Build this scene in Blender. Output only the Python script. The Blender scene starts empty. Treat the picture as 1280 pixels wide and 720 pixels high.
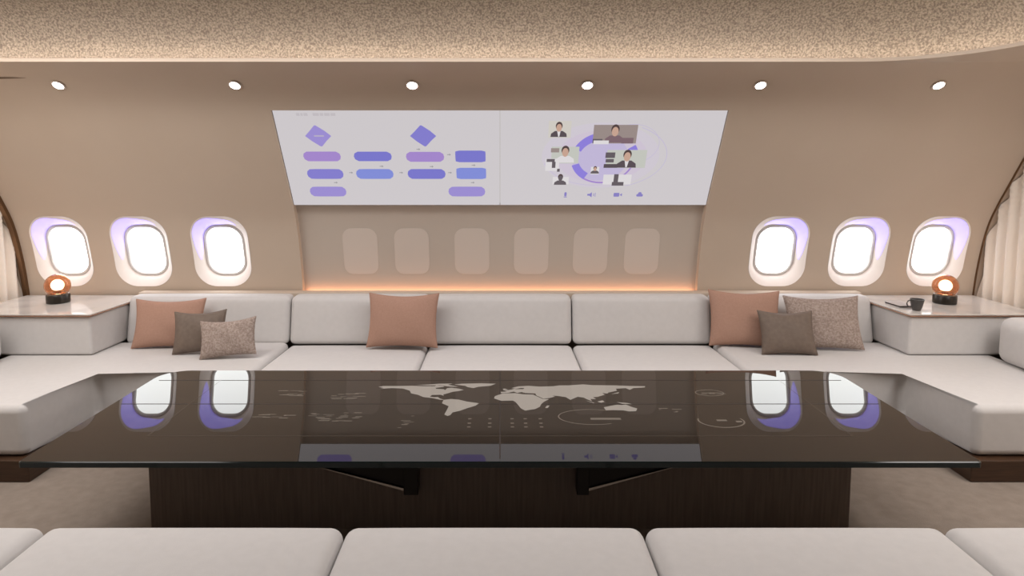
import bpy, bmesh, math, random
from mathutils import Vector
random.seed(7)
R = math.radians
PI = math.pi
SC = bpy.context.scene
COL = SC.collection

# ------------------------------------------------------------------ camera
cam_d = bpy.data.cameras.new('camera')
cam = bpy.data.objects.new('camera', cam_d)
COL.objects.link(cam)
cam.location = (0, 0, 1.75)
cam.rotation_euler = (R(90 - 4.9), 0, 0)
cam_d.sensor_width = 36
cam_d.lens = 36 * 800 / 1280
cam_d.shift_x = 15 / 1280
cam_d.shift_y = -83.4 / 1280
cam_d.clip_start = 0.05
SC.camera = cam

# ------------------------------------------------------------------ light and exposure
SC.view_settings.view_transform = 'Standard'
SC.view_settings.look = 'None'
SC.view_settings.gamma = 1
SC.view_settings.exposure = 0
SC.view_settings.use_curve_mapping = False
W = bpy.data.worlds.new('world')
SC.world = W
W.use_nodes = True
W.node_tree.nodes['Background'].inputs[0].default_value = (1, 0.95, 0.9, 1)
W.node_tree.nodes['Background'].inputs[1].default_value = 0.5

PANE_GLOW = 3.4
LED_COVE = 25.0
LED_LEDGE = 5.0
REVEAL_GLOW = 1.0
DOWNLIGHT_W = 5.0


def area(name, loc, rot, sx, sy, power, col):
    d = bpy.data.lights.new(name, 'AREA')
    d.shape = 'RECTANGLE'
    d.size = sx
    d.size_y = sy
    d.energy = power
    d.color = col
    o = bpy.data.objects.new(name, d)
    COL.objects.link(o)
    o.location = loc
    o.rotation_euler = rot
    return o


area('overhead_fill', (0, 3.42, 2.80), (0, 0, 0), 4.8, 0.5, 54, (1.0, 0.955, 0.935))  # added fill light above the table and sofa, no fitting modelled
area('side_fill', (-3.0, 2.7, 2.78), (0, 0, 0), 1.4, 2.2, 47, (1.0, 0.955, 0.93))  # added fill to brighten the left side, out of view
area('side_fill', (3.3, 2.4, 2.385), (0, 0, 0), 0.8, 1.8, 40, (1.0, 0.955, 0.93))  # added fill to brighten the right side, out of view
area('rear_fill', (0, -0.6, 2.80), (R(20), 0, 0), 5.0, 1.6, 3, (1.0, 0.95, 0.93))  # weak added fill behind the camera, not a fitting


# ------------------------------------------------------------------ materials
def s2l(c):
    return tuple((v / 255 / 12.92) if v / 255 <= 0.04045 else ((v / 255 + 0.055) / 1.055) ** 2.4 for v in c)


def mat(name, col, rough=0.6, metal=0.0, spec=0.5, noise=None, bump=0.0, bscale=200.0, emit=None, estr=1.0,
        trans=0.0, ior=1.45, sheen=0.0):
    m = bpy.data.materials.new(name)
    m.use_nodes = True
    nt = m.node_tree
    b = nt.nodes['Principled BSDF']
    b.inputs['Base Color'].default_value = (*col, 1)
    b.inputs['Roughness'].default_value = rough
    b.inputs['Metallic'].default_value = metal
    b.inputs['Specular IOR Level'].default_value = spec
    b.inputs['IOR'].default_value = ior
    b.inputs['Transmission Weight'].default_value = trans
    b.inputs['Sheen Weight'].default_value = sheen
    tc = None
    if noise or bump:
        tc = nt.nodes.new('ShaderNodeTexCoord')
    if noise:
        scale, col2, lo, hi = noise[:4]
        n = nt.nodes.new('ShaderNodeTexNoise')
        n.inputs['Scale'].default_value = scale
        n.inputs['Detail'].default_value = 4
        if len(noise) > 4:
            mp = nt.nodes.new('ShaderNodeMapping')
            mp.inputs['Scale'].default_value = noise[4]
            nt.links.new(tc.outputs['Object'], mp.inputs[0])
            nt.links.new(mp.outputs[0], n.inputs['Vector'])
        else:
            nt.links.new(tc.outputs['Object'], n.inputs['Vector'])
        r = nt.nodes.new('ShaderNodeValToRGB')
        r.color_ramp.elements[0].position = lo
        r.color_ramp.elements[0].color = (*col, 1)
        r.color_ramp.elements[1].position = hi
        r.color_ramp.elements[1].color = (*col2, 1)
        nt.links.new(n.outputs['Fac'], r.inputs[0])
        nt.links.new(r.outputs[0], b.inputs['Base Color'])
    if bump:
        n2 = nt.nodes.new('ShaderNodeTexNoise')
        n2.inputs['Scale'].default_value = bscale
        n2.inputs['Detail'].default_value = 3
        nt.links.new(tc.outputs['Object'], n2.inputs['Vector'])
        bp = nt.nodes.new('ShaderNodeBump')
        bp.inputs['Strength'].default_value = bump
        bp.inputs['Distance'].default_value = 0.01
        nt.links.new(n2.outputs['Fac'], bp.inputs['Height'])
        nt.links.new(bp.outputs[0], b.inputs['Normal'])
    if emit:
        b.inputs['Emission Color'].default_value = (*emit, 1)
        b.inputs['Emission Strength'].default_value = estr
    return m


def screen_mat(rgb, name='screen_tone', k=1.0):
    c = s2l(rgb)
    return mat(name, (0.02, 0.02, 0.02), rough=0.35, spec=0.2, emit=c, estr=k)


M = {}
M['wall'] = mat('warm_taupe_wall', (0.585, 0.48, 0.385), rough=0.55, spec=0.25, bump=0.03, bscale=350,
                noise=(3.0, (0.60, 0.495, 0.40), 0.3, 0.7))
M['ceil'] = mat('textured_cove_plaster', (0.125, 0.103, 0.086), rough=0.8, spec=0.1,
                noise=(85.0, (0.25, 0.213, 0.182), 0.38, 0.64), bump=0.6, bscale=90)
M['reveal'] = mat('white_window_reveal', (0.88, 0.80, 0.74), rough=0.45, spec=0.3)
M['reveal_glow'] = mat('lavender_painted_glow', (0.6, 0.58, 0.7), rough=0.4, emit=(0.36, 0.29, 1.25), estr=REVEAL_GLOW)  # painted glow: emission stands in for lavender light on the reveal
M['gasket'] = mat('grey_gasket', (0.74, 0.72, 0.70), rough=0.5)
M['pane'] = mat('hazy_daylit_pane', (0.8, 0.82, 0.82), rough=0.2, emit=(0.97, 1.0, 0.985), estr=PANE_GLOW)
M['warm_led'] = mat('warm_led', (0.3, 0.2, 0.1), emit=(1.0, 0.87, 0.70), estr=LED_COVE)
M['amber_led'] = mat('amber_led', (0.3, 0.2, 0.1), emit=(1.0, 0.46, 0.24), estr=LED_LEDGE)
M['shade'] = mat('bronze_grey_panel', (0.56, 0.495, 0.43), rough=0.35, spec=0.4)
M['ghost'] = mat('shaded_window_pane', (0.67, 0.595, 0.53), rough=0.35, spec=0.4)
M['fabric'] = mat('cream_upholstery', (0.625, 0.605, 0.59), rough=0.85, spec=0.2, bump=0.12, bscale=420,
                  noise=(26.0, (0.645, 0.625, 0.61), 0.35, 0.65), sheen=0.15)
M['piping'] = mat('cream_seam', (0.55, 0.50, 0.45), rough=0.85, spec=0.2)
M['darkwood'] = mat('dark_wood', (0.045, 0.022, 0.012), rough=0.35, noise=(7.0, (0.075, 0.038, 0.02), 0.3, 0.7, (1, 1, 12)))
M['pedestal'] = mat('dark_ribbed_wood', (0.155, 0.118, 0.095), rough=0.5,
                    noise=(9.0, (0.20, 0.155, 0.128), 0.35, 0.7, (9, 9, 0.5)))
M['glass_top'] = mat('dark_glass', (0.018, 0.014, 0.011), rough=0.015, spec=0.5, ior=1.53)
M['glass_edge'] = mat('green_black_glass_edge', (0.006, 0.012, 0.011), rough=0.12, spec=0.5)
M['steel'] = mat('brushed_steel', (0.62, 0.58, 0.54), rough=0.25, metal=1.0)
M['black'] = mat('black_metal', (0.012, 0.010, 0.009), rough=0.4)
M['carpet'] = mat('taupe_carpet', (0.275, 0.228, 0.190), rough=0.95, spec=0.1,
                  noise=(16.0, (0.325, 0.272, 0.228), 0.3, 0.7), bump=0.5, bscale=300)
M['marble'] = mat('pale_glossy_marble', (0.70, 0.66, 0.62), rough=0.08, spec=0.6, noise=(5.0, (0.52, 0.50, 0.47), 0.45, 0.75))
M['copper'] = mat('copper', (0.55, 0.33, 0.23), rough=0.22, metal=1.0)
M['bronze'] = mat('dark_bronze', (0.24, 0.15, 0.09), rough=0.28, metal=1.0)
M['curtain'] = mat('warm_beige_curtain', (0.92, 0.83, 0.73), rough=0.9, spec=0.1, bump=0.08, bscale=300, sheen=0.2)
M['pink'] = mat('dusty_pink_weave', (0.44, 0.265, 0.20), rough=0.9, spec=0.1, bump=0.3, bscale=500,
                noise=(90.0, (0.47, 0.29, 0.22), 0.35, 0.65))
M['brown'] = mat('dark_taupe_satin', (0.165, 0.125, 0.100), rough=0.55, spec=0.35, bump=0.15, bscale=400,
                 noise=(40.0, (0.19, 0.145, 0.115), 0.35, 0.65))
M['mottled'] = mat('mottled_taupe_boucle', (0.31, 0.24, 0.205), rough=0.9, spec=0.15, bump=0.5, bscale=160,
                   noise=(75.0, (0.47, 0.385, 0.34), 0.36, 0.64))
M['amber'] = mat('amber_smoked_glass', (0.72, 0.45, 0.30), rough=0.04, trans=0.9, ior=1.25, spec=0.6)
M['bulb'] = mat('glowing_bulb', (0.9, 0.8, 0.7), emit=(1.0, 0.86, 0.70), estr=9.0)
M['lampbase'] = mat('black_lamp_base', (0.022, 0.017, 0.013), rough=0.3)
M['cup'] = mat('dark_grey_ceramic', (0.075, 0.068, 0.064), rough=0.3)
M['coffee'] = mat('coffee', (0.03, 0.015, 0.008), rough=0.1)
M['cover'] = mat('grey_cover', (0.52, 0.47, 0.44), rough=0.5)
M['pages'] = mat('dark_page_edge', (0.05, 0.04, 0.035), rough=0.5)
M['lens'] = mat('lit_downlight_lens', (0.9, 0.9, 0.9), emit=(1.0, 0.95, 0.88), estr=9.0)
M['white_metal'] = mat('pale_metal_ring', (0.55, 0.47, 0.40), rough=0.35, metal=0.6)
M['slot'] = mat('dark_slot', (0.03, 0.02, 0.015), rough=0.7)
M['soffit_shadow'] = mat('brown_shadow_strip', (0.20, 0.135, 0.09), rough=0.7)  # shade put into the colour of the soffit strip
M['scr'] = screen_mat((203, 198, 201), 'screen_white')
M['scr_seam'] = screen_mat((150, 146, 150), 'screen_seam')
for nm, rgb in dict(purple=(160, 132, 200), indigo=(128, 122, 202), blue=(126, 138, 212), violet=(152, 138, 206),
                    slate=(118, 116, 200), txt=(180, 172, 196), grey=(150, 148, 152), pale=(203, 192, 208),
                    lilac=(190, 180, 212), ring=(138, 124, 214), dark=(96, 88, 94), suit=(84, 74, 80), skin=(196, 160, 142),
                    hair=(78, 62, 62), beige=(205, 200, 192), taupe=(150, 136, 132), paper=(218, 214, 216),
                    maroon=(122, 98, 106), greenish=(192, 194, 186), icon=(132, 124, 190), faint=(190, 184, 188)).items():
    M['s_' + nm] = screen_mat(rgb, 'screen_' + nm)
M['map'] = mat('lit_table_graphic', (0.02, 0.02, 0.02), rough=0.05, emit=s2l((150, 141, 132)), estr=1.0)
M['hud'] = mat('dim_table_graphic', (0.02, 0.02, 0.02), rough=0.05, emit=s2l((104, 94, 84)), estr=1.0)
M['hudline'] = mat('faint_table_line', (0.02, 0.02, 0.02), rough=0.05, emit=s2l((58, 49, 40)), estr=1.0)


# ------------------------------------------------------------------ helpers
def obj(name, bm, mats, parent=None, smooth=True, wn=False, sharp=None):
    me = bpy.data.meshes.new(name)
    bmesh.ops.recalc_face_normals(bm, faces=bm.faces) if wn else None
    bm.to_mesh(me)
    bm.free()
    o = bpy.data.objects.new(name, me)
    COL.objects.link(o)
    for m in (mats if isinstance(mats, (list, tuple)) else [mats]):
        me.materials.append(m)
    if smooth:
        me.polygons.foreach_set('use_smooth', [True] * len(me.polygons))
        if sharp:
            me.set_sharp_from_angle(angle=R(sharp))
    if wn:
        md = o.modifiers.new('weighted_normals', 'WEIGHTED_NORMAL')
        md.keep_sharp = True
        md.weight = 100
    if parent:
        o.parent = parent
    return o


def tag(o, label=None, cat=None, group=None, kind=None):
    if label:
        o['label'] = label
    if cat:
        o['category'] = cat
    if group:
        o['group'] = group
    if kind:
        o['kind'] = kind
    return o


def thing(name, label, cat, loc=(0, 0, 0), rz=0.0, group=None, kind=None):
    o = bpy.data.objects.new(name, None)
    o.empty_display_size = 0.1
    COL.objects.link(o)
    o.location = loc
    o.rotation_euler = (0, 0, rz)
    return tag(o, label, cat, group, kind)


def copy_tree(o, parent=None):
    c = o.copy()
    COL.objects.link(c)
    c.parent = parent
    for ch in list(o.children):
        copy_tree(ch, c)
    return c


def add_box(bm, x0, x1, y0, y1, z0, z1, bevel=0.0, seg=3, mi=0):
    n0 = len(bm.faces)
    vs = [bm.verts.new((x, y, z)) for x in (x0, x1) for y in (y0, y1) for z in (z0, z1)]
    F = [(0, 1, 3, 2), (4, 6, 7, 5), (0, 4, 5, 1), (2, 3, 7, 6), (0, 2, 6, 4), (1, 5, 7, 3)]
    fs = [bm.faces.new([vs[i] for i in f]) for f in F]
    for f in fs:
        f.material_index = mi
    if bevel:
        es = list({e for f in fs for e in f.edges})
        bmesh.ops.bevel(bm, geom=es, offset=bevel, segments=seg, profile=0.5, affect='EDGES')


def add_prism(bm, poly, z0, z1, bevel=0.0, seg=4):
    """polygon in plan (counter-clockwise), extruded upward"""
    a = [bm.verts.new((x, y, z0)) for x, y in poly]
    b = [bm.verts.new((x, y, z1)) for x, y in poly]
    n = len(poly)
    fs = [bm.faces.new(list(reversed(a))), bm.faces.new(b)]
    for i in range(n):
        j = (i + 1) % n
        fs.append(bm.faces.new((a[i], a[j], b[j], b[i])))
    if bevel:
        es = list({e for f in fs for e in f.edges})
        bmesh.ops.bevel(bm, geom=es, offset=bevel, segments=seg, profile=0.5, affect='EDGES')


def add_lathe(bm, prof, n=32, c=(0, 0, 0), mi=0, cap0=True, cap1=True):
    rings = []
    for r, z in prof:
        rings.append([bm.verts.new((c[0] + r * math.cos(2 * PI * i / n), c[1] + r * math.sin(2 * PI * i / n), c[2] + z))
                      for i in range(n)])
    for a, b in zip(rings, rings[1:]):
        for i in range(n):
            f = bm.faces.new((a[i], a[(i + 1) % n], b[(i + 1) % n], b[i]))
            f.material_index = mi
    if cap0:
        bm.faces.new(list(reversed(rings[0]))).material_index = mi
    if cap1:
        bm.faces.new(rings[-1]).material_index = mi


def add_tube(bm, pts, r, n=8, closed=False):
    pts = [Vector(p) for p in pts]
    rings = []
    m = len(pts)
    for i, p in enumerate(pts):
        if closed:
            t = pts[(i + 1) % m] - pts[i - 1]
        else:
            t = pts[min(i + 1, m - 1)] - pts[max(i - 1, 0)]
        t.normalize()
        up = Vector((0, 0, 1)) if abs(t.z) < 0.9 else Vector((1, 0, 0))
        a = t.cross(up).normalized()
        b = t.cross(a)
        rings.append([bm.verts.new(p + a * r * math.cos(2 * PI * k / n) + b * r * math.sin(2 * PI * k / n)) for k in range(n)])
    for i in range(m if closed else m - 1):
        A, B = rings[i], rings[(i + 1) % m]
        for k in range(n):
            bm.faces.new((A[k], A[(k + 1) % n], B[(k + 1) % n], B[k]))
    if not closed:
        bm.faces.new(list(reversed(rings[0])))
        bm.faces.new(rings[-1])


def axis_samples(h, r, mid):
    e = [h - r + r * math.sin(PI / 2 * k / 5) for k in range(6)]
    inner = [-(h - r) + 2 * (h - r) * k / mid for k in range(mid + 1)]
    return [-v for v in reversed(e[1:])] + inner + e[1:]


def cushion(hx, hy, hz, r, crown=0.0, crown_front=0.0, mid=(8, 6, 3)):
    """soft rounded block centred on the origin; crown swells the top, crown_front the -y face"""
    X, Y, Z = axis_samples(hx, r, mid[0]), axis_samples(hy, r, mid[1]), axis_samples(hz, r, mid[2])
    bm = bmesh.new()
    cache = {}

    def V(x, y, z):
        k = (round(x, 6), round(y, 6), round(z, 6))
        if k not in cache:
            p = Vector((x, y, z))
            q = Vector((max(-(hx - r), min(hx - r, x)), max(-(hy - r), min(hy - r, y)), max(-(hz - r), min(hz - r, z))))
            d = p - q
            if d.length > 1e-9:
                # map the cube-shaped shell onto a rounded one
                m = max(abs(d.x), abs(d.y), abs(d.z))
                p = q + d.normalized() * m
            fx, fy, fz = 1 - (x / hx) ** 4, 1 - (y / hy) ** 4, 1 - (z / hz) ** 4
            if crown and z > 0:
                p.z += crown * max(fx, 0) * max(fy, 0) * (z / hz)
            if crown_front and y < 0:
                p.y += crown_front * max(fx, 0) * max(fz, 0) * (y / hy)
            cache[k] = bm.verts.new(p)
        return cache[k]

    def sheet(A, B, f, flip):
        for i in range(len(A) - 1):
            for j in range(len(B) - 1):
                vs = [V(*f(A[i], B[j])), V(*f(A[i + 1], B[j])), V(*f(A[i + 1], B[j + 1])), V(*f(A[i], B[j + 1]))]
                bm.faces.new(list(reversed(vs)) if flip else vs)
    sheet(X, Y, lambda a, b: (a, b, hz), False)
    sheet(X, Y, lambda a, b: (a, b, -hz), True)
    sheet(X, Z, lambda a, b: (a, -hy, b), False)
    sheet(X, Z, lambda a, b: (a, hy, b), True)
    sheet(Y, Z, lambda a, b: (hx, a, b), False)
    sheet(Y, Z, lambda a, b: (-hx, a, b), True)
    return bm


# ------------------------------------------------------------------ fuselage wall profile
CTRL = [(5.13, 0.0), (5.125, 0.4), (5.10, 0.774), (5.06, 1.03), (5.0, 1.269), (4.92, 1.437), (4.75, 1.715),
        (4.625, 1.916), (4.492, 2.137), (4.40, 2.24), (4.30, 2.32), (4.19, 2.37), (4.065, 2.40)]


def spline(P, n=12):
    out = []
    for i in range(len(P) - 1):
        p0 = P[max(i - 1, 0)]
        p1, p2 = P[i], P[i + 1]
        p3 = P[min(i + 2, len(P) - 1)]
        for k in range(n):
            t = k / n
            out.append(tuple(0.5 * (2 * b + (c - a) * t + (2 * a - 5 * b + 4 * c - d) * t * t + (3 * b - a - 3 * c + d) * t ** 3)
                             for a, b, c, d in zip(p0, p1, p2, p3)))
    out.append(P[-1])
    return out


PROF = spline(CTRL)
# light smoothing of the sampled profile
for _ in range(30):
    PROF = [PROF[0]] + [tuple((a + 2 * b + c) / 4 for a, b, c in zip(PROF[i - 1], PROF[i], PROF[i + 1]))
                        for i in range(1, len(PROF) - 1)] + [PROF[-1]]


def prof_at(z):
    z = max(0, min(2.40, z))
    for (y0, z0), (y1, z1) in zip(PROF, PROF[1:]):
        if z <= z1 or z1 >= 2.3999:
            t = (z - z0) / (z1 - z0) if z1 > z0 else 0
            return y0 + (y1 - y0) * t
    return PROF[-1][0]


def nrm_at(z):
    e = 0.012
    za, zb = max(0, z - e), min(2.40, z + e)
    ty, tz = prof_at(zb) - prof_at(za), zb - za
    L = math.hypot(ty, tz)
    return tz / L, -ty / L          # outward (y, z)


def surf(x, z, off=0.0):
    ny, nz = nrm_at(z)
    return Vector((x, prof_at(z) + ny * off, z + nz * off))


def rrect(w, h, r, a):
    """point of a rounded rectangle outline (half sizes) seen under angle a"""
    c, s = math.cos(a), math.sin(a)
    lo, hi = 0.0, 3.0
    for _ in range(40):
        m = (lo + hi) / 2
        x, y = abs(m * c), abs(m * s)
        qx, qy = max(x - (w - r), 0), max(y - (h - r), 0)
        inside = x <= w and y <= h and (math.hypot(qx, qy) <= r)
        if inside:
            lo = m
        else:
            hi = m
    return lo * c, lo * s


# ------------------------------------------------------------------ the front wall with window holes
WX = [2.215, 2.85, 3.48]
WZ, WHW, WHH, WRR = 1.076, 0.225, 0.288, 0.165
ZLO, ZHI, CELL = 0.70, 1.46, 0.3125
NANG = 72
cell_angles = []
for k in range(NANG):
    cell_angles.append(2 * PI * k / NANG)
for cx_, cz_ in ((CELL, ZHI - WZ), (-CELL, ZHI - WZ), (-CELL, ZLO - WZ), (CELL, ZLO - WZ)):
    cell_angles.append(math.atan2(cz_, cx_) % (2 * PI))
cell_angles = sorted(set(round(a, 6) for a in cell_angles))


def rect_hit(a):
    c, s = math.cos(a), math.sin(a)
    t = 1e9
    if c > 1e-9: t = min(t, CELL / c)
    if c < -1e-9: t = min(t, -CELL / c)
    if s > 1e-9: t = min(t, (ZHI - WZ) / s)
    if s < -1e-9: t = min(t, (ZLO - WZ) / s)
    return t * c, t * s


wall_bm = bmesh.new()
wall_uv = {}


def wv(x, z):
    v = wall_bm.verts.new(surf(x, z))
    return v


def wall_grid(x0, x1, z0, z1, nx):
    zs = [z0]
    dz = 0.035
    n = max(1, int(round((z1 - z0) / dz)))
    if z1 > 2.3:
        n *= 2
    zs = [z0 + (z1 - z0) * k / n for k in range(n + 1)]
    xs = [x0 + (x1 - x0) * k / nx for k in range(nx + 1)]
    g = [[wv(x, z) for z in zs] for x in xs]
    for i in range(nx):
        for j in range(n):
            wall_bm.faces.new((g[i][j], g[i + 1][j], g[i + 1][j + 1], g[i][j + 1]))


for sgn in (-1, 1):
    def SX(a, b):
        return (min(sgn * a, sgn * b), max(sgn * a, sgn * b))
    wall_grid(*SX(1.592, 3.9), 0, ZLO, 6)
    wall_grid(*SX(1.592, 3.9), ZHI, 2.40, 6)
    edges = [1.592] + [v for c in WX for v in (c - CELL, c + CELL)] + [3.9]
    for a, b in ((edges[0], edges[1]), (edges[2], edges[3]), (edges[4], edges[5]), (edges[6], edges[7])):
        if b - a > 1e-4:
            wall_grid(*SX(a, b), ZLO, ZHI, 1)
    for c in WX:
        rings = []
        for k in range(7):
            t = k / 6
            ring = []
            for a in cell_angles:
                ix, iz = rrect(WHW, WHH, WRR, a)
                ox, oz = rect_hit(a)
                ring.append(wv(sgn * c + ix + (ox - ix) * t, WZ + iz + (oz - iz) * t))
            rings.append(ring)
        n = len(cell_angles)
        for A, B in zip(rings, rings[1:]):
            for i in range(n):
                wall_bm.faces.new((A[i], B[i], B[(i + 1) % n], A[(i + 1) % n]))
wall_grid(-1.592, 1.592, 0, 0.73, 4)
wall_grid(-1.592, 1.592, 2.137, 2.40, 8)
wall_bm.normal_update()
for f in wall_bm.faces:
    if f.normal.y > 0:
        f.normal_flip()
wall_front = obj('wall_front', wall_bm, M['wall'])
tag(wall_front, kind='structure')
me = wall_front.data
me.normals_split_custom_set_from_vertices([Vector((0, -nrm_at(v.co.z)[0], -nrm_at(v.co.z)[1])) for v in me.vertices])

# recess cheeks, head and light slot around the screens
bm = bmesh.new()
for sgn in (-1, 1):
    zs = [0.70 + (2.137 - 0.70) * k / 40 for k in range(41)]
    a = [bm.verts.new(surf(sgn * 1.592, z, 0)) for z in zs]
    b = [bm.verts.new(surf(sgn * 1.592, z, 0.07)) for z in zs]
    for i in range(40):
        bm.faces.new((a[i], a[i + 1], b[i + 1], b[i]))
q = [surf(-1.592, 2.137, 0), surf(1.592, 2.137, 0), surf(1.592, 2.137, 0.07), surf(-1.592, 2.137, 0.07)]
bm.faces.new([bm.verts.new(p) for p in q])
q = [surf(-1.592, 0.70, -0.02), surf(1.592, 0.70, -0.02), surf(1.592, 0.70, 0.07), surf(-1.592, 0.70, 0.07)]
bm.faces.new([bm.verts.new(p) for p in q])
tag(obj('trim_1', bm, M['wall'], smooth=True, sharp=40), kind='structure')

# ------------------------------------------------------------------ bulkheads, floor, ceiling
for nm, x in (('wall_left', -3.9), ('wall_right', 3.9)):
    bm = bmesh.new()
    s = 1 if x > 0 else -1
    add_box(bm, min(x, x + s * 0.08), max(x, x + s * 0.08), -2.6, 5.25, 0, 2.95)
    tag(obj(nm, bm, M['wall'], smooth=False), kind='structure')
bm = bmesh.new()
add_box(bm, -3.9, 3.9, -2.7, -2.6, 0, 2.95)
tag(obj('wall_back', bm, M['wall'], smooth=False), kind='structure')
bm = bmesh.new()
add_box(bm, -3.98, 3.98, -2.7, 5.3, -0.08, 0)
tag(obj('floor', bm, M['carpet'], smooth=False), kind='structure')

# opening of the raised ceiling: straight front lip, rounded right corner
LIP = [(-3.9, 4.06)] + [(-3.9 + 6.1 * k / 30, 4.06) for k in range(1, 31)]
ECX, ECY, ERX, ERY = 2.2, 3.42, 0.62, 0.64
for k in range(1, 25):
    a = PI / 2 - PI / 2 * k / 24
    LIP.append((ECX + ERX * math.cos(a) ** 0.92 if k < 24 else ECX + ERX, ECY + ERY * max(math.sin(a), 0)))
LIP += [(2.82, 3.42 - 6.0 * k / 20) for k in range(1, 21)]


def lip_norm(i):
    a = Vector(LIP[max(i - 1, 0)])
    b = Vector(LIP[min(i + 1, len(LIP) - 1)])
    t = (b - a).normalized()
    return Vector((-t.y, t.x))        # away from the opening


def lip_sweep(bm, prof):
    cols = []
    for i, p in enumerate(LIP):
        n = lip_norm(i)
        cols.append([bm.verts.new((p[0] + n.x * o, p[1] + n.y * o, z)) for o, z in prof])
    for A, B in zip(cols, cols[1:]):
        for k in range(len(prof) - 1):
            bm.faces.new((A[k], B[k], B[k + 1], A[k + 1]))


# lower ceiling panel to the right of the opening, with the lip edge and channel floor
bm = bmesh.new()
lip_sweep(bm, [(0.0, 2.40), (0.0, 2.422), (0.012, 2.422), (0.012, 2.412), (0.14, 2.412)])
i0 = 30
low = [bm.verts.new((p[0], p[1], 2.40)) for p in LIP[i0:]]
out = []
for p in LIP[i0:]:
    out.append(bm.verts.new((3.9, p[1] + 0.005 if p[1] > 4.05 else p[1], 2.40)))
for k in range(len(low) - 1):
    bm.faces.new((low[k], low[k + 1], out[k + 1], out[k]))
bm.normal_update()
tag(obj('trim_2', bm, M['wall'], smooth=True, sharp=35), kind='structure')

bm = bmesh.new()
CP = [(0.14, 2.412), (0.14, 2.48), (0.125, 2.56), (0.095, 2.64), (0.04, 2.72), (-0.04, 2.785), (-0.15, 2.825), (-0.32, 2.84)]
CP = spline(CP, 5)
lip_sweep(bm, CP)
ins = [(p[0] - lip_norm(i).x * 0.32, p[1] - lip_norm(i).y * 0.32) for i, p in enumerate(LIP)]
tv = [bm.verts.new((x, y, 2.84)) for x, y in ins]
bv = [bm.verts.new((-3.9, -2.6, 2.84))]
corner = bm.verts.new((2.5, -2.6, 2.84))
bm.faces.new(tv + [corner, bv[0]])
tag(obj('ceiling', bm, M['ceil'], smooth=True, sharp=50), kind='structure')

bm = bmesh.new()
LEDP = [(0.05, 2.4135), (0.05, 2.4185), (0.08, 2.4185), (0.08, 2.4135)]
lip_sweep(bm, LEDP)
tag(obj('cove_light_strip', bm, M['warm_led']), 'warm light strip hidden behind the lip of the ceiling cove', 'light strip')

# shadow line on the soffit, painted as a tapering brown strip, upper left
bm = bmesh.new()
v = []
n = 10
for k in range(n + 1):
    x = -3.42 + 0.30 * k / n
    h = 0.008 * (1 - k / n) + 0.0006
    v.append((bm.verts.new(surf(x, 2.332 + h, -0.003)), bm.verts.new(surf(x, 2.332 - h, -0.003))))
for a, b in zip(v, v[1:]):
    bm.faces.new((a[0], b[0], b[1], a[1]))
tag(obj('trim_3', bm, M['soffit_shadow']), kind='structure')


# ------------------------------------------------------------------ windows
def loop_mesh(bm, loops, mi=0):
    n = len(loops[0])
    vv = [[bm.verts.new(p) for p in L] for L in loops]
    for A, B in zip(vv, vv[1:]):
        for i in range(n):
            bm.faces.new((A[i], A[(i + 1) % n], B[(i + 1) % n], B[i])).material_index = mi
    return vv


def wsurf(x, z, off):
    # set back horizontally behind the wall surface
    return Vector((x, prof_at(z) + off, z))


def win_loop(xc, w, h, r, off, n=72):
    out_ = []
    for k in range(n):
        x, z = rrect(w, h, r, 2 * PI * k / n)
        out_.append(wsurf(xc + x, WZ + z, off))
    return out_


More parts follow.
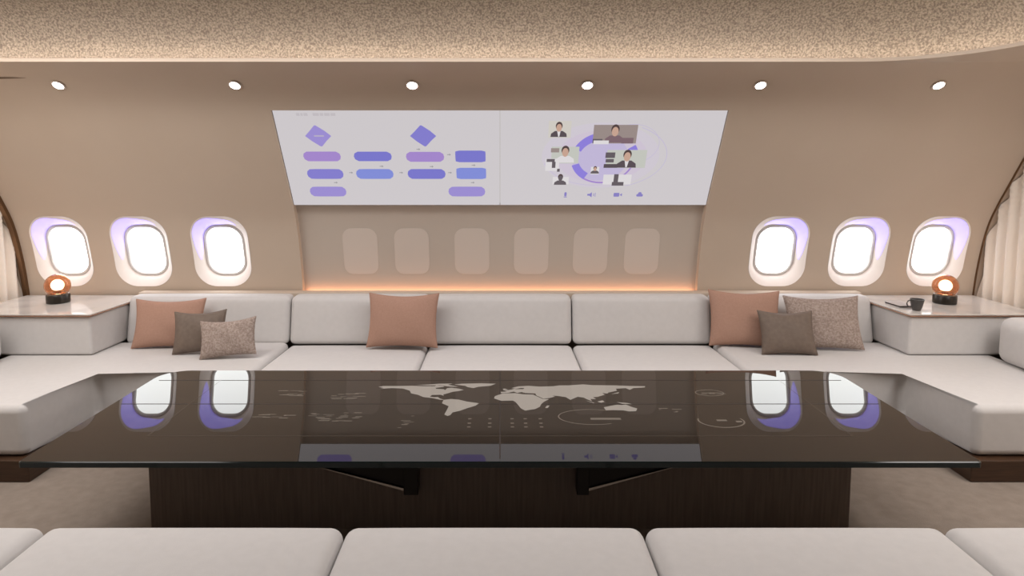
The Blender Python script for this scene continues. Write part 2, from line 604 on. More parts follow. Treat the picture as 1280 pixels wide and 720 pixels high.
wi = 0
for xc in (-3.48, -2.85, -2.215, 2.215, 2.85, 3.48):
    wi += 1
    root = thing('window_%d' % wi, None, None, surf(xc, WZ, 0.0))
    tag(root, kind='structure')

    def place(o):
        o.parent = root
        o.matrix_parent_inverse = root.matrix_world.inverted()
        return o
    bpy.context.view_layer.update()
    bm = bmesh.new()
    loops = []
    for t in (0, 0.08, 0.2, 0.4, 0.6, 0.8, 1.0):
        e = 1 - (1 - t) ** 1.5
        loops.append(win_loop(xc, WHW + (0.162 - WHW) * e, WHH + (0.209 - WHH) * e, WRR + (0.122 - WRR) * e, -0.004 + 0.089 * t))
    loop_mesh(bm, loops)
    place(obj('reveal', bm, M['reveal']))
    bm = bmesh.new()
    loop_mesh(bm, [win_loop(xc, 0.164, 0.211, 0.123, 0.083), win_loop(xc, 0.158, 0.205, 0.119, 0.072),
                   win_loop(xc, 0.150, 0.197, 0.113, 0.070), win_loop(xc, 0.143, 0.190, 0.107, 0.074), win_loop(xc, 0.142, 0.189, 0.106, 0.092)])
    place(obj('gasket', bm, M['gasket']))
    bm = bmesh.new()
    ring = [[wsurf(xc + x * s_, WZ + z * s_, 0.088) for x, z in [rrect(0.146, 0.193, 0.108, 2 * PI * k / 72) for k in range(72)]]
            for s_ in (1, 0.75, 0.5, 0.25)]
    vv = loop_mesh(bm, ring)
    bm.faces.new(vv[-1])
    place(obj('pane', bm, M['pane']))
    sg = 1 if xc > 0 else -1
    # emissive crescent imitating lavender light that falls on the upper outer reveal
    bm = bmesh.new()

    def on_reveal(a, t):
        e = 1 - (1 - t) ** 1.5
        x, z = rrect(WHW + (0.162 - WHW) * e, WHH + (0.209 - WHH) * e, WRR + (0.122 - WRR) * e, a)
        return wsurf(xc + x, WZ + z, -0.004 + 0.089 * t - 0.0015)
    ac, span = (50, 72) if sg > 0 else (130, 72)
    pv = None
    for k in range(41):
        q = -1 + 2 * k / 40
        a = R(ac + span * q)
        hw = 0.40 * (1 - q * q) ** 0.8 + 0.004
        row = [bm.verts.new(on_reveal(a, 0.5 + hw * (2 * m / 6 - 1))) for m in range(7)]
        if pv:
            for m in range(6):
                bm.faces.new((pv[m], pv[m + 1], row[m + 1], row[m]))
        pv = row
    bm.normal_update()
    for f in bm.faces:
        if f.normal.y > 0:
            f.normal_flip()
    place(obj('glow_crescent', bm, M['reveal_glow']))

# ------------------------------------------------------------------ shade panel with six faint windows
root = thing('shade_panel', 'long bronze-grey curved panel with six faint window shapes, under the two screens', 'panel', (0, 5.12, 0.72))
root_inv = Vector(root.location)


def local(bm, org):
    bmesh.ops.translate(bm, verts=bm.verts, vec=-Vector(org))
    return bm


bm = bmesh.new()
zs = [0.705 + (1.443 - 0.705) * k / 24 for k in range(25)]
cols = [[bm.verts.new(surf(x, z, 0.052)) for z in zs] for x in (-1.59, -0.8, 0, 0.8, 1.59)]
for A, B in zip(cols, cols[1:]):
    for j in range(24):
        bm.faces.new((A[j], A[j + 1], B[j + 1], B[j]))
obj('panel_face', local(bm, root.location), M['shade'], root)
for xg in (-1.119, -0.707, -0.225, 0.251, 0.726, 1.138):
    bm = bmesh.new()
    ring = [[surf(xg + x * s_, 1.058 + z * s_, 0.0495) for x, z in [rrect(0.139, 0.186, 0.075, 2 * PI * k / 48) for k in range(48)]]
            for s_ in (1, 0.66, 0.33)]
    vv = loop_mesh(bm, ring)
    bm.faces.new(vv[-1])
    # thin rim back to the panel
    back = [bm.verts.new(surf(xg + x, 1.058 + z, 0.0525)) for x, z in [rrect(0.139, 0.186, 0.075, 2 * PI * k / 48) for k in range(48)]]
    for i in range(48):
        bm.faces.new((vv[0][i], vv[0][(i + 1) % 48], back[(i + 1) % 48], back[i]))
    obj('shaded_window', local(bm, root.location), M['ghost'], root, sharp=40)
bm = bmesh.new()
add_box(bm, -1.57, 1.57, 5.112, 5.142, 0.722, 0.735)
tag(obj('ledge_light_strip', bm, M['amber_led'], smooth=False), 'amber light strip at the foot of the bronze-grey panel', 'light strip')


# ------------------------------------------------------------------ the two screens
def face_poly(bm, pts, off, mi=0):
    f = bm.faces.new([bm.verts.new(surf(x, z, off)) for x, z in pts])
    f.material_index = mi


def ellipse(cx, cz, rx, rz, n=24, a0=0, a1=360):
    return [(cx + rx * math.cos(R(a0 + (a1 - a0) * k / n)), cz + rz * math.sin(R(a0 + (a1 - a0) * k / n))) for k in range(n)]


def pill(cx, cz, w, h, r):
    return [(cx + x, cz + z) for x, z in [rrect(w / 2, h / 2, r, 2 * PI * k / 40) for k in range(40)]]


def arc_band(bm, cx, cz, rx, rz, w, a0, a1, off, mi=0, n=24):
    v = []
    for k in range(n + 1):
        a = R(a0 + (a1 - a0) * k / n)
        v.append((bm.verts.new(surf(cx + rx * math.cos(a), cz + rz * math.sin(a), off)),
                  bm.verts.new(surf(cx + (rx - w) * math.cos(a), cz + (rz - w) * math.sin(a), off))))
    for A, B in zip(v, v[1:]):
        bm.faces.new((A[0], B[0], B[1], A[1])).material_index = mi


def make_screen(x0, x1, label):
    org = Vector(((x0 + x1) / 2, prof_at(1.5), 1.44))
    root = thing('wall_screen', label, 'screen', org)
    bm = bmesh.new()
    zs = [1.445 + (2.132 - 1.445) * k / 30 for k in range(31)]
    xs = [x0 + (x1 - x0) * k / 6 for k in range(7)]
    g = [[bm.verts.new(surf(x, z, 0.018)) for z in zs] for x in xs]
    gb = [[bm.verts.new(surf(x, z, 0.045)) for z in zs] for x in xs]
    for i in range(6):
        for j in range(30):
            bm.faces.new((g[i][j], g[i + 1][j], g[i + 1][j + 1], g[i][j + 1]))
            bm.faces.new((gb[i][j], gb[i][j + 1], gb[i + 1][j + 1], gb[i + 1][j]))
    for j in range(30):
        bm.faces.new((g[0][j], g[0][j + 1], gb[0][j + 1], gb[0][j])).material_index = 1
        bm.faces.new((g[-1][j], gb[-1][j], gb[-1][j + 1], g[-1][j + 1])).material_index = 1
    for i in range(6):
        bm.faces.new((g[i][0], gb[i][0], gb[i + 1][0], g[i + 1][0])).material_index = 1
        bm.faces.new((g[i][-1], g[i + 1][-1], gb[i + 1][-1], gb[i][-1])).material_index = 1
    obj('display_face', local(bm, org), [M['scr'], M['black']], root, sharp=40)
    return root, org


L_, LO = make_screen(-1.588, -0.0025, 'left wall screen showing a flowchart of purple and blue boxes')
OFF = 0.0165


def graphic(name, parent, org, shapes, mats, lift=0.0):
    """shapes: list of (points, material index, layer)"""
    bm = bmesh.new()
    for p, mi, lay in shapes:
        face_poly(bm, p, OFF - 0.0007 * lay - lift, mi)
    bm.normal_update()
    for f in bm.faces:
        if f.normal.y > 0:
            f.normal_flip()
    return obj(name, local(bm, org), mats, parent, smooth=False)


def rect(cx, cz, w, h):
    return [(cx - w / 2, cz - h / 2), (cx + w / 2, cz - h / 2), (cx + w / 2, cz + h / 2), (cx - w / 2, cz + h / 2)]


for cx, m in ((-1.301, 'violet'), (-0.55, 'indigo')):
    d = [(cx - 0.094, 1.958), (cx - 0.055, 1.993), (cx - 0.016, 2.031), (cx - 0.006, 2.031), (cx + 0.05, 1.995), (cx + 0.094, 1.958),
         (cx + 0.055, 1.925), (cx + 0.016, 1.886), (cx + 0.004, 1.886), (cx - 0.05, 1.922)]
    sh = [(d, 0, 0)]
    if m == 'violet':
        sh.append((rect(cx + 0.006, 1.959, 0.07, 0.010), 1, 1))
    graphic('flowchart_diamond', L_, LO, sh, [M['s_' + m], M['s_txt']])
for cx, cz, w, h, m in ((-1.301, 1.814, 0.274, 0.070, 'purple'), (-0.93, 1.814, 0.277, 0.069, 'slate'), (-0.548, 1.811, 0.28, 0.072, 'purple'),
                        (-1.302, 1.685, 0.271, 0.074, 'indigo'), (-0.933, 1.685, 0.279, 0.074, 'blue'), (-0.547, 1.685, 0.283, 0.074, 'slate'),
                        (-1.306, 1.551, 0.277, 0.076, 'violet'), (-0.252, 1.551, 0.280, 0.076, 'violet')):
    graphic('flowchart_pill', L_, LO, [(pill(cx, cz, w, h, h / 2 - 0.001), 0, 0)], M['s_' + m])
for cx, cz, m in ((-0.216, 1.814, 'slate'), (-0.214, 1.689, 'blue')):
    graphic('flowchart_box', L_, LO, [(pill(cx, cz, 0.221, 0.084, 0.012), 0, 0)], M['s_' + m])
for cx, cz in ((-1.108, 1.695), (-0.735, 1.695), (-0.372, 1.695), (-0.372, 1.827), (-0.592, 1.865), (-0.505, 1.740), (-0.875, 1.742),
               (-1.235, 1.620), (-0.205, 1.620), (-0.195, 1.750)):
    tri = [(cx - 0.014, cz - 0.0025), (cx + 0.002, cz - 0.0025), (cx + 0.002, cz - 0.008), (cx + 0.014, cz), (cx + 0.002, cz + 0.008),
           (cx + 0.002, cz + 0.0025), (cx - 0.014, cz + 0.0025)]
    graphic('flow_arrow', L_, LO, [(tri, 0, 0)], M['s_grey'])
sh = []
xx = -1.43
for wl in (0.03, 0.022, 0.034, 0.0, 0.05, 0.03, 0.045, 0.04):
    if wl:
        graphic('header_word', L_, LO, [(rect(xx + wl / 2, 2.103, wl - 0.006, 0.018), 0, 0)], M['s_faint'])
    xx += wl if wl else 0.03

R_, RO = make_screen(0.0025, 1.588, 'right wall screen showing video call pictures around a lilac ring')


def disc(bm, cx, cz, rx, rz, off, mi=0, n=40):
    rings = [[bm.verts.new(surf(cx + rx * s_ * math.cos(2 * PI * k / n), cz + rz * s_ * math.sin(2 * PI * k / n), off)) for k in range(n)]
             for s_ in (1, 0.8, 0.6, 0.4, 0.2)]
    for A, B in zip(rings, rings[1:]):
        for i in range(n):
            bm.faces.new((A[i], A[(i + 1) % n], B[(i + 1) % n], B[i])).material_index = mi
    bm.faces.new(rings[-1]).material_index = mi


def flipfix(bm):
    bm.normal_update()
    for f in bm.faces:
        if f.normal.y > 0:
            f.normal_flip()
    return bm


bm = bmesh.new()
disc(bm, 0.735, 1.815, 0.43, 0.235, OFF, 0)
disc(bm, 0.745, 1.81, 0.33, 0.19, OFF - 0.0005, 1)
obj('lilac_glow', local(flipfix(bm), RO), [screen_mat((204, 197, 207), 'screen_haze'), M['s_pale']], R_, smooth=False)
bm = bmesh.new()
disc(bm, 0.735, 1.80, 0.205, 0.165, OFF - 0.001, 1)
arc_band(bm, 0.755, 1.80, 0.235, 0.185, 0.055, 112, 158, OFF - 0.0015, 0)
arc_band(bm, 0.755, 1.80, 0.235, 0.185, 0.055, 196, 236, OFF - 0.0015, 0)
arc_band(bm, 0.775, 1.815, 0.235, 0.165, 0.060, -8, 30, OFF - 0.0015, 0)
arc_band(bm, 0.755, 1.80, 0.235, 0.185, 0.012, 236, 340, OFF - 0.0015, 2)
obj('lilac_ring', local(flipfix(bm), RO), [M['s_ring'], M['s_lilac'], M['s_purple']], R_, smooth=False)
bm = bmesh.new()
arc_band(bm, 0.80, 1.815, 0.42, 0.235, 0.004, -70, 60, OFF - 0.001, 0)
arc_band(bm, 0.70, 1.85, 0.40, 0.25, 0.003, 200, 300, OFF - 0.001, 0)
arc_band(bm, 0.95, 1.90, 0.20, 0.14, 0.003, -60, 120, OFF - 0.001, 0)
obj('orbit_lines', local(flipfix(bm), RO), [M['s_lilac']], R_, smooth=False)


def person_shapes(cx, cz, s, suit=2, skin=3, hair=4, shirt=None):
    sh = []
    body = [(cx - 0.075 * s, cz - 0.075 * s), (cx + 0.075 * s, cz - 0.075 * s), (cx + 0.07 * s, cz - 0.045 * s), (cx + 0.035 * s, cz - 0.022 * s),
            (cx - 0.035 * s, cz - 0.022 * s), (cx - 0.07 * s, cz - 0.045 * s)]
    sh.append((body, suit, 1))
    if shirt is not None:
        sh.append(([(cx - 0.016 * s, cz - 0.022 * s), (cx - 0.004 * s, cz - 0.072 * s), (cx + 0.006 * s, cz - 0.072 * s), (cx + 0.016 * s, cz - 0.022 * s)], shirt, 2))
    sh.append((ellipse(cx, cz + 0.022 * s, 0.031 * s, 0.036 * s, 20), hair, 2))
    sh.append((ellipse(cx, cz + 0.006 * s, 0.025 * s, 0.034 * s, 20), skin, 3))
    return sh


PM = [M['s_beige'], M['s_paper'], M['s_suit'], M['s_skin'], M['s_hair'], M['s_taupe'], M['s_maroon'], M['s_dark'], M['s_greenish'], M['s_purple']]
tiles = [
    [(rect(0.425, 2.005, 0.16, 0.115), 0, 0)] + person_shapes(0.419, 2.012, 0.78, 2, 3, 4, 1),
    [(rect(0.822, 1.972, 0.312, 0.128), 5, 0), (rect(0.70, 1.925, 0.07, 0.03), 7, 1)] + person_shapes(0.82, 1.985, 0.95, 6, 3, 4)
    + [(rect(0.727, 1.917, 0.11, 0.026), 1, 4), (rect(0.915, 1.928, 0.085, 0.04), 6, 2)],
    [(rect(0.925, 1.797, 0.29, 0.130), 8, 0), (rect(0.805, 1.825, 0.07, 0.04), 7, 1), (rect(0.805, 1.785, 0.06, 0.025), 7, 1),
     (rect(0.815, 1.747, 0.10, 0.028), 2, 1)] + person_shapes(0.93, 1.808, 0.98, 2, 3, 4, 1),
    [(rect(0.475, 1.825, 0.20, 0.120), 8, 0), (rect(0.40, 1.86, 0.06, 0.03), 5, 1)] + person_shapes(0.475, 1.84, 0.92, 1, 3, 4),
    [(rect(0.385, 1.755, 0.10, 0.09), 1, 0), (rect(0.372, 1.787, 0.06, 0.022), 7, 1), (rect(0.396, 1.755, 0.026, 0.045), 7, 1), (rect(0.433, 1.715, 0.02, 0.022), 7, 1)],
    [(rect(0.455, 1.637, 0.12, 0.055), 1, 0)] + person_shapes(0.452, 1.652, 0.62, 7, 7, 4),
    [(rect(0.815, 1.645, 0.085, 0.075), 1, 0), (rect(0.93, 1.645, 0.105, 0.075), 1, 0), (rect(0.868, 1.655, 0.034, 0.062), 7, 1), (rect(0.885, 1.613, 0.088, 0.028), 7, 1)],
    [(rect(0.704, 1.712, 0.062, 0.055), 1, 0)] + person_shapes(0.704, 1.722, 0.42, 7, 3, 4),
]
for t_ in tiles:
    graphic('video_picture', R_, RO, t_, PM, 0.0035)
ic = [M['s_icon']]
graphic('call_icon', R_, RO, [(pill(0.499, 1.53, 0.018, 0.032, 0.008), 0, 0), (rect(0.499, 1.509, 0.024, 0.006), 0, 0)], ic)
graphic('call_icon', R_, RO, [([(0.666, 1.519), (0.682, 1.519), (0.700, 1.506), (0.700, 1.546), (0.682, 1.533), (0.666, 1.533)], 0, 0),
                              (rect(0.714, 1.526, 0.005, 0.022), 0, 0), (rect(0.726, 1.526, 0.004, 0.030), 0, 0)], ic)
graphic('call_icon', R_, RO, [(pill(0.888, 1.526, 0.044, 0.030, 0.006), 0, 0), ([(0.912, 1.526), (0.930, 1.514), (0.930, 1.538)], 0, 0)], ic)
graphic('call_icon', R_, RO, [(pill(1.065, 1.522, 0.05, 0.020, 0.008), 0, 0), (ellipse(1.065, 1.536, 0.014, 0.011, 14), 0, 0)], ic)

# ------------------------------------------------------------------ downlights
root0 = None
DLX = (-2.95, -1.77, -0.586, 0.584, 1.74, 2.93)
DLN = ['leftmost downlight, above the window nearest the left curtain', 'downlight above the third window from the left, left of the screens',
       'downlight above the flowchart screen', 'downlight above the video call screen',
       'downlight right of the screens, nearest above the right pink cushion', 'rightmost downlight, above the window nearest the right curtain']
for i, x in enumerate(DLX):
    z = 2.292
    p = surf(x, z, -0.001)
    ny, nz = nrm_at(z)
    if root0 is None:
        root0 = r = thing('downlight', None, 'downlight', p)
        bm = bmesh.new()
        add_lathe(bm, [(0.034, 0.006), (0.040, 0.0), (0.046, 0.0), (0.048, 0.003), (0.046, 0.006), (0.036, 0.009)], 32, cap0=False, cap1=False)
        obj('trim_ring', bm, M['white_metal'], r)
        bm = bmesh.new()
        add_lathe(bm, [(0.036, 0.002), (0.034, 0.005), (0.02, 0.007), (0.004, 0.0075)], 32, cap0=True)
        obj('lens', bm, M['lens'], r)
    else:
        r = copy_tree(root0)
    r.location = p
    r.rotation_euler = Vector((0, -ny, -nz)).to_track_quat('Z', 'Y').to_euler()
    r['label'] = 'small round lit ' + DLN[i]
    r['group'] = 'row of downlights above the screens'
    d = bpy.data.lights.new('downlight_beam', 'SPOT')
    d.energy = DOWNLIGHT_W
    d.spot_size = R(80)
    d.spot_blend = 0.9
    d.shadow_soft_size = 0.03
    d.color = (1.0, 0.9, 0.8)
    lo = bpy.data.objects.new('downlight_beam', d)
    COL.objects.link(lo)
    lo.location = p + Vector((0, -0.02, -0.03))
    lo.rotation_euler = (R(-24), 0, 0)

# ------------------------------------------------------------------ curtains and arch trim
for sgn, side in ((-1, 'left'), (1, 'right')):
    bm = bmesh.new()
    zs = [0.30 + (2.36 - 0.30) * k / 48 for k in range(49)]
    ts = [0.008 + 2.2 * k / 240 for k in range(241)]
    g = []
    for z in zs:
        row = []
        for t in ts:
            y = prof_at(z) - t
            row.append(bm.verts.new((sgn * (3.857 + 0.028 * math.sin(2 * PI * y / 0.105) + 0.004 * math.sin(2 * PI * y / 0.29 + 1)), y, z)))
        g.append(row)
    for j in range(48):
        for i in range(240):
            bm.faces.new((g[j][i], g[j][i + 1], g[j + 1][i + 1], g[j + 1][i]))
    o = obj('pleated_curtain', bm, M['curtain'])
    tag(o, 'pale beige pleated curtain at the %s edge, behind the %s lamp' % (side, side), 'curtain', 'curtains on the two bulkheads')
    bm = bmesh.new()
    zs = [0.0 + 2.38 * k / 80 for k in range(81)]
    w0, w1, dp = (3.80, 3.835, 0.03) if sgn < 0 else (3.816, 3.824, 0.012)
    cols = []
    for z in zs:
        cols.append([bm.verts.new(surf(sgn * x, z, o_)) for x, o_ in ((w0, 0.0), (w0, -dp), (w1, -dp), (w1, 0.0))])
    for A, B in zip(cols, cols[1:]):
        for k in range(3):
            bm.faces.new((A[k], A[k + 1], B[k + 1], B[k]))
    tag(obj('trim_%d' % (4 if sgn < 0 else 5), bm, M['bronze'], sharp=40), kind='structure')

# ------------------------------------------------------------------ ledge behind the sofa
bm = bmesh.new()
add_box(bm, -2.86, 2.86, 4.99, 5.075, 0.0, 0.758, 0.008, 2)
tag(obj('trim_6', bm, M['wall'], wn=True), kind='structure')

# ------------------------------------------------------------------ U-shaped sofa
sofa = thing('corner_sofa', 'long cream U-shaped sofa along the wall under the screens', 'sofa', (0, 4.4, 0))
SO = Vector(sofa.location)
FY, BY, SEAT = 4.07, 4.80, 0.415


def part(name, bm, m, root, org, **k):
    return obj(name, local(bm, org), m, root, **k)


XS = [-1.605, -0.545, 0.55, 1.615]
for a, b in zip(XS, XS[1:]):
    bm = cushion((b - a) / 2 - 0.003, (BY - FY) / 2, 0.14, 0.045, crown=0.008)
    for v in bm.verts:
        t = (v.co.y + (BY - FY) / 2) / (BY - FY)
        if v.co.z > 0:
            v.co.z -= 0.022 * t * (v.co.z / 0.14)
    bmesh.ops.translate(bm, verts=bm.verts, vec=((a + b) / 2, (FY + BY) / 2, 0.275))
    part('seat_cushion', bm, M['fabric'], sofa, SO)
for s in (-1, 1):
    xa = 1.608 if s < 0 else 1.618
    poly = [(xa, FY), (2.635, FY), (2.655, 3.46), (3.50, 3.46), (3.50, BY), (xa, BY)]
    poly = [(s * x, y) for x, y in poly]
    if s < 0:
        poly.reverse()
    bm = bmesh.new()
    add_prism(bm, poly, 0.125, 0.418, 0.045, 5)
    part('corner_seat', bm, M['fabric'], sofa, SO, wn=True)


def back_cushion(x0, x1):
    bm = cushion((x1 - x0) / 2 - 0.004, 0.075, 0.178, 0.04, crown=0.004, crown_front=0.012, mid=(10, 3, 6))
    for v in bm.verts:
        v.co.y += 0.075 * (v.co.z + 0.178) / 0.356
    bmesh.ops.translate(bm, verts=bm.verts, vec=((x0 + x1) / 2, 4.83, 0.578))
    part('back_cushion', bm, M['fabric'], sofa, SO)


for a, b in zip(XS, XS[1:]):
    back_cushion(a, b)
back_cushion(-2.85, XS[0])
back_cushion(XS[-1], 2.85)
for s in (-1, 1):
    bm = cushion(0.20, 0.42, 0.158, 0.075, crown=0.006, mid=(6, 8, 4))
    bmesh.ops.translate(bm, verts=bm.verts, vec=(s * 3.597, 3.895, 0.575))
    part('side_cushion', bm, M['fabric'], sofa, SO)
bm = bmesh.new()
add_box(bm, -3.5, 3.5, 4.12, 4.97, 0.0, 0.135, 0.004, 1)
for s in (-1, 1):
    add_box(bm, min(s * 2.615, s * 3.55), max(s * 2.615, s * 3.55), 3.42, 4.118, 0.0, 0.125, 0.006, 2)
part('plinth', bm, M['darkwood'], sofa, SO, wn=True)

# ------------------------------------------------------------------ side consoles
for s, side in ((-1, 'left'), (1, 'right')):
    root = thing('side_console', 'cream upholstered %s corner console with pale glossy top, holding the %s lamp' % (side, side), 'console',
                 (s * 3.36, 4.7, 0.415), 0, 'corner consoles at both ends of the sofa')
    O = Vector(root.location)

    def mk(poly):
        p = [(s * x, y) for x, y in poly]
        return p if s > 0 else list(reversed(p))
    bm = bmesh.new()
    add_prism(bm, mk([(2.88, 4.42), (3.80, 4.42), (3.80, 5.07), (2.845, 5.07)][::1]), 0.42, 0.702, 0.022, 3)
    part('body', bm, M['fabric'], root, O, wn=True)
    bm = bmesh.new()
    add_prism(bm, mk([(2.868, 4.405), (3.80, 4.405), (3.80, 5.075), (2.83, 5.075)]), 0.709, 0.719, 0.0025, 2)
    part('table_top', bm, M['marble'], root, O, wn=True)
    bm = bmesh.new()
    add_prism(bm, mk([(2.864, 4.401), (3.80, 4.401), (3.80, 5.075), (2.826, 5.075)]), 0.7025, 0.7085, 0.001, 1)
    part('edge_band', bm, M['copper'], root, O, wn=True)

    # lamp standing on it
    lx, ly = (-3.36, 4.80) if s < 0 else (3.365, 4.775)
    lamp = thing('table_lamp', 'small amber glass globe lamp on a black base, on the %s console' % side, 'lamp', (lx, ly, 0.7195), 0,
                 'globe lamps on the consoles')
    bm = bmesh.new()
    add_lathe(bm, [(0.074, 0), (0.079, 0.004), (0.079, 0.060), (0.074, 0.066)], 40)
    obj('base', bm, M['lampbase'], lamp, sharp=40)
    bm = bmesh.new()
    add_lathe(bm, [(0.050, 0.0665), (0.050, 0.072), (0.024, 0.076), (0.024, 0.098)], 32)
    obj('collar', bm, M['copper'], lamp, sharp=40)
    bm = bmesh.new()
    ro, ri, zc = 0.088, 0.083, 0.130
    outer = [(ro * math.cos(R(a)), zc + ro * math.sin(R(a))) for a in range(-40, 91, 5)]
    inner = [(ri * math.cos(R(a)), zc + ri * math.sin(R(a))) for a in range(90, -41, -5)]
    outer[-1] = (0.0008, zc + ro)
    inner[0] = (0.0008, zc + ri)
    add_lathe(bm, outer + inner + [outer[0]], 48, cap0=False, cap1=False)
    obj('lamp_shade', bm, M['amber'], lamp, sharp=50)
    bm = bmesh.new()
    bmesh.ops.create_uvsphere(bm, u_segments=28, v_segments=16, radius=0.044, matrix=__import__('mathutils').Matrix.Translation((0, 0, 0.133)))
    obj('bulb', bm, M['bulb'], lamp)

# cup and notebook on the right console
cup = thing('coffee_cup', 'dark grey tapered cup with a handle, on the right console', 'cup', (2.995, 4.53, 0.7195))
bm = bmesh.new()
add_lathe(bm, [(0.022, 0.0), (0.027, 0.002), (0.036, 0.03), (0.045, 0.072), (0.047, 0.082), (0.0445, 0.082), (0.042, 0.07), (0.033, 0.03), (0.024, 0.008)], 36)
obj('bowl', bm, M['cup'], cup, sharp=50)
bm = bmesh.new()
pts = []
for k in range(15):
    a = R(75 + 210 * k / 14)
    pts.append((-0.045 + 0.027 * math.cos(a), 0.0, 0.050 + 0.025 * math.sin(a)))
add_tube(bm, pts, 0.0045, 8)
obj('handle', bm, M['cup'], cup)
nb = thing('notebook', 'thin flat grey notebook with dark edge, beside the grey cup on the right console', 'notebook', (2.985, 4.70, 0.7195), R(6))
bm = bmesh.new()
add_box(bm, -0.064, 0.064, -0.08, 0.08, 0.002, 0.011, 0.0015, 1)
obj('pages', bm, M['pages'], nb, wn=True)
bm = bmesh.new()
add_box(bm, -0.067, 0.067, -0.083, 0.083, 0.0112, 0.0145, 0.0008, 1)
add_box(bm, -0.067, 0.067, -0.083, 0.083, 0.0, 0.0018, 0.0006, 1)
obj('cover', bm, M['cover'], nb, wn=True)


# ------------------------------------------------------------------ scatter cushions
def pillow(name, label, m, x, y, w, h, t, lean, rz, group, roll=0.0, z0=0.424):
    n = 26
    bm = bmesh.new()

    def P(u, v, side):
        px = u * w / 2 * (1 - 0.075 * (1 - v * v) * abs(u))
        pz = v * h / 2 * (1 - 0.085 * (1 - u * u) * abs(v))
        if v > 0:
            pz -= 0.012 * (1 - u * u) * v
        prof_ = ((1 - u ** 2) * (1 - v ** 2))
        th = t / 2 * max(prof_, 0) ** 0.42 * (1 - 0.12 * v)
        th += 0.004 * math.sin(5 * u + 3 * v) * prof_
        return Vector((px, side * th, pz))
    us = [math.sin(PI / 2 * (2 * k / n - 1)) for k in range(n + 1)]
    fr = [[bm.verts.new(P(u, v, -1)) for v in us] for u in us]
    bk = [[fr[i][j] if i in (0, n) or j in (0, n) else bm.verts.new(P(us[i], us[j], 1)) for j in range(n + 1)] for i in range(n + 1)]
    for i in range(n):
        for j in range(n):
            bm.faces.new((fr[i][j], fr[i + 1][j], fr[i + 1][j + 1], fr[i][j + 1]))
            try:
                bm.faces.new((bk[i][j], bk[i][j + 1], bk[i + 1][j + 1], bk[i + 1][j]))
            except ValueError:
                pass
    root = thing(name, label, 'cushion', (x, y, z0), rz, group)
    M_ = __import__('mathutils').Matrix
    rot = M_.Rotation(-R(lean), 4, 'X') @ M_.Rotation(-R(roll), 4, 'Y')
    bmesh.ops.translate(bm, verts=bm.verts, vec=(0, 0, h / 2))
    bmesh.ops.transform(bm, verts=bm.verts, matrix=rot)
    zmin = min(v.co.z for v in bm.verts)
    bmesh.ops.translate(bm, verts=bm.verts, vec=(0, 0, -zmin))
    obj('cushion_cover', bm, m, root)
    bm = bmesh.new()
    pts = []
    for seq in ([(u, -1) for u in us[:-1]], [(1, v) for v in us[:-1]], [(u, 1) for u in reversed(us[1:])], [(-1, v) for v in reversed(us[1:])]):
        for u, v in seq:
            q = P(u, v, 0)
            q.z += h / 2
            q = rot @ q
            q.z -= zmin
            pts.append(q)
    add_tube(bm, pts, 0.0035, 6, closed=True)
    obj('piping', bm, m, root)
    return root


G = 'scatter cushions on the sofa'
pillow('scatter_cushion', 'dusty pink cushion at the left end of the sofa, behind the dark taupe cushion', M['pink'], -2.445, 4.60, 0.505, 0.36, 0.13, 18, R(4), G)
pillow('scatter_cushion', 'dark taupe cushion in the left group, between the pink and the mottled one', M['brown'], -2.14, 4.45, 0.36, 0.30, 0.10, 19, R(5), G, 2)
pillow('scatter_cushion', 'mottled grey-taupe cushion at the front of the left group', M['mottled'], -1.885, 4.34, 0.38, 0.26, 0.095, 20, R(4), G, 4.5)
pillow('scatter_cushion', 'dusty pink cushion alone in the middle of the sofa, below the flowchart screen', M['pink'], -0.722, 4.61, 0.525, 0.40, 0.15, 18, R(-2), G)
pillow('scatter_cushion', 'dusty pink cushion of the right group, half behind the dark taupe cushion', M['pink'], 1.81, 4.63, 0.51, 0.415, 0.14, 15, R(-8), G)
pillow('scatter_cushion', 'small dark taupe cushion at the front of the right group', M['brown'], 2.05, 4.43, 0.385, 0.315, 0.12, 24, R(-3), G)
pillow('scatter_cushion', 'large mottled grey-taupe cushion at the right end of the sofa, behind the dark taupe one', M['mottled'], 2.365, 4.545, 0.53, 0.39, 0.13, 20, R(-6), G, 1)

# ------------------------------------------------------------------ conference table
TF, TB, TZ = 2.62, 3.845, 0.50
table = thing('conference_table', 'wide low dark glass table with a glowing world map, in front of the sofa', 'table', (0, 3.23, 0))
TO = Vector(table.location)


def rounded_plan(x0, x1, y0, y1, rf, rb, n=8):
    pts = []
    for cx, cy, r, a0 in ((x1 - rf, y0 + rf, rf, -90), (x1 - rb, y1 - rb, rb, 0), (x0 + rb, y1 - rb, rb, 90), (x0 + rf, y0 + rf, rf, 180)):
        for k in range(n + 1):
            a = R(a0 + 90 * k / n)
            pts.append((cx + r * math.cos(a), cy + r * math.sin(a)))
    return pts


bm = bmesh.new()
pl = rounded_plan(-2.05, 2.05, TF, TB, 0.014, 0.15)
N = len(pl)
lv = []
for ins_, z in ((0.012, TZ - 0.030), (0.0, TZ - 0.026), (0.0, TZ - 0.004), (0.004, TZ)):
    cx, cy = 0, (TF + TB) / 2
    lv.append([bm.verts.new((x - math.copysign(ins_, x), y - math.copysign(ins_, y - cy), z)) for x, y in pl])
for a, b in zip(lv, lv[1:]):
    for i in range(N):
        bm.faces.new((a[i], a[(i + 1) % N], b[(i + 1) % N], b[i])).material_index = 1
bm.faces.new(list(reversed(lv[0]))).material_index = 1
bm.faces.new(lv[-1])
part('table_top', bm, [M['glass_top'], M['glass_edge']], table, TO, sharp=25)

# map and graphics shown in the glass
ZG = TZ + 0.0006


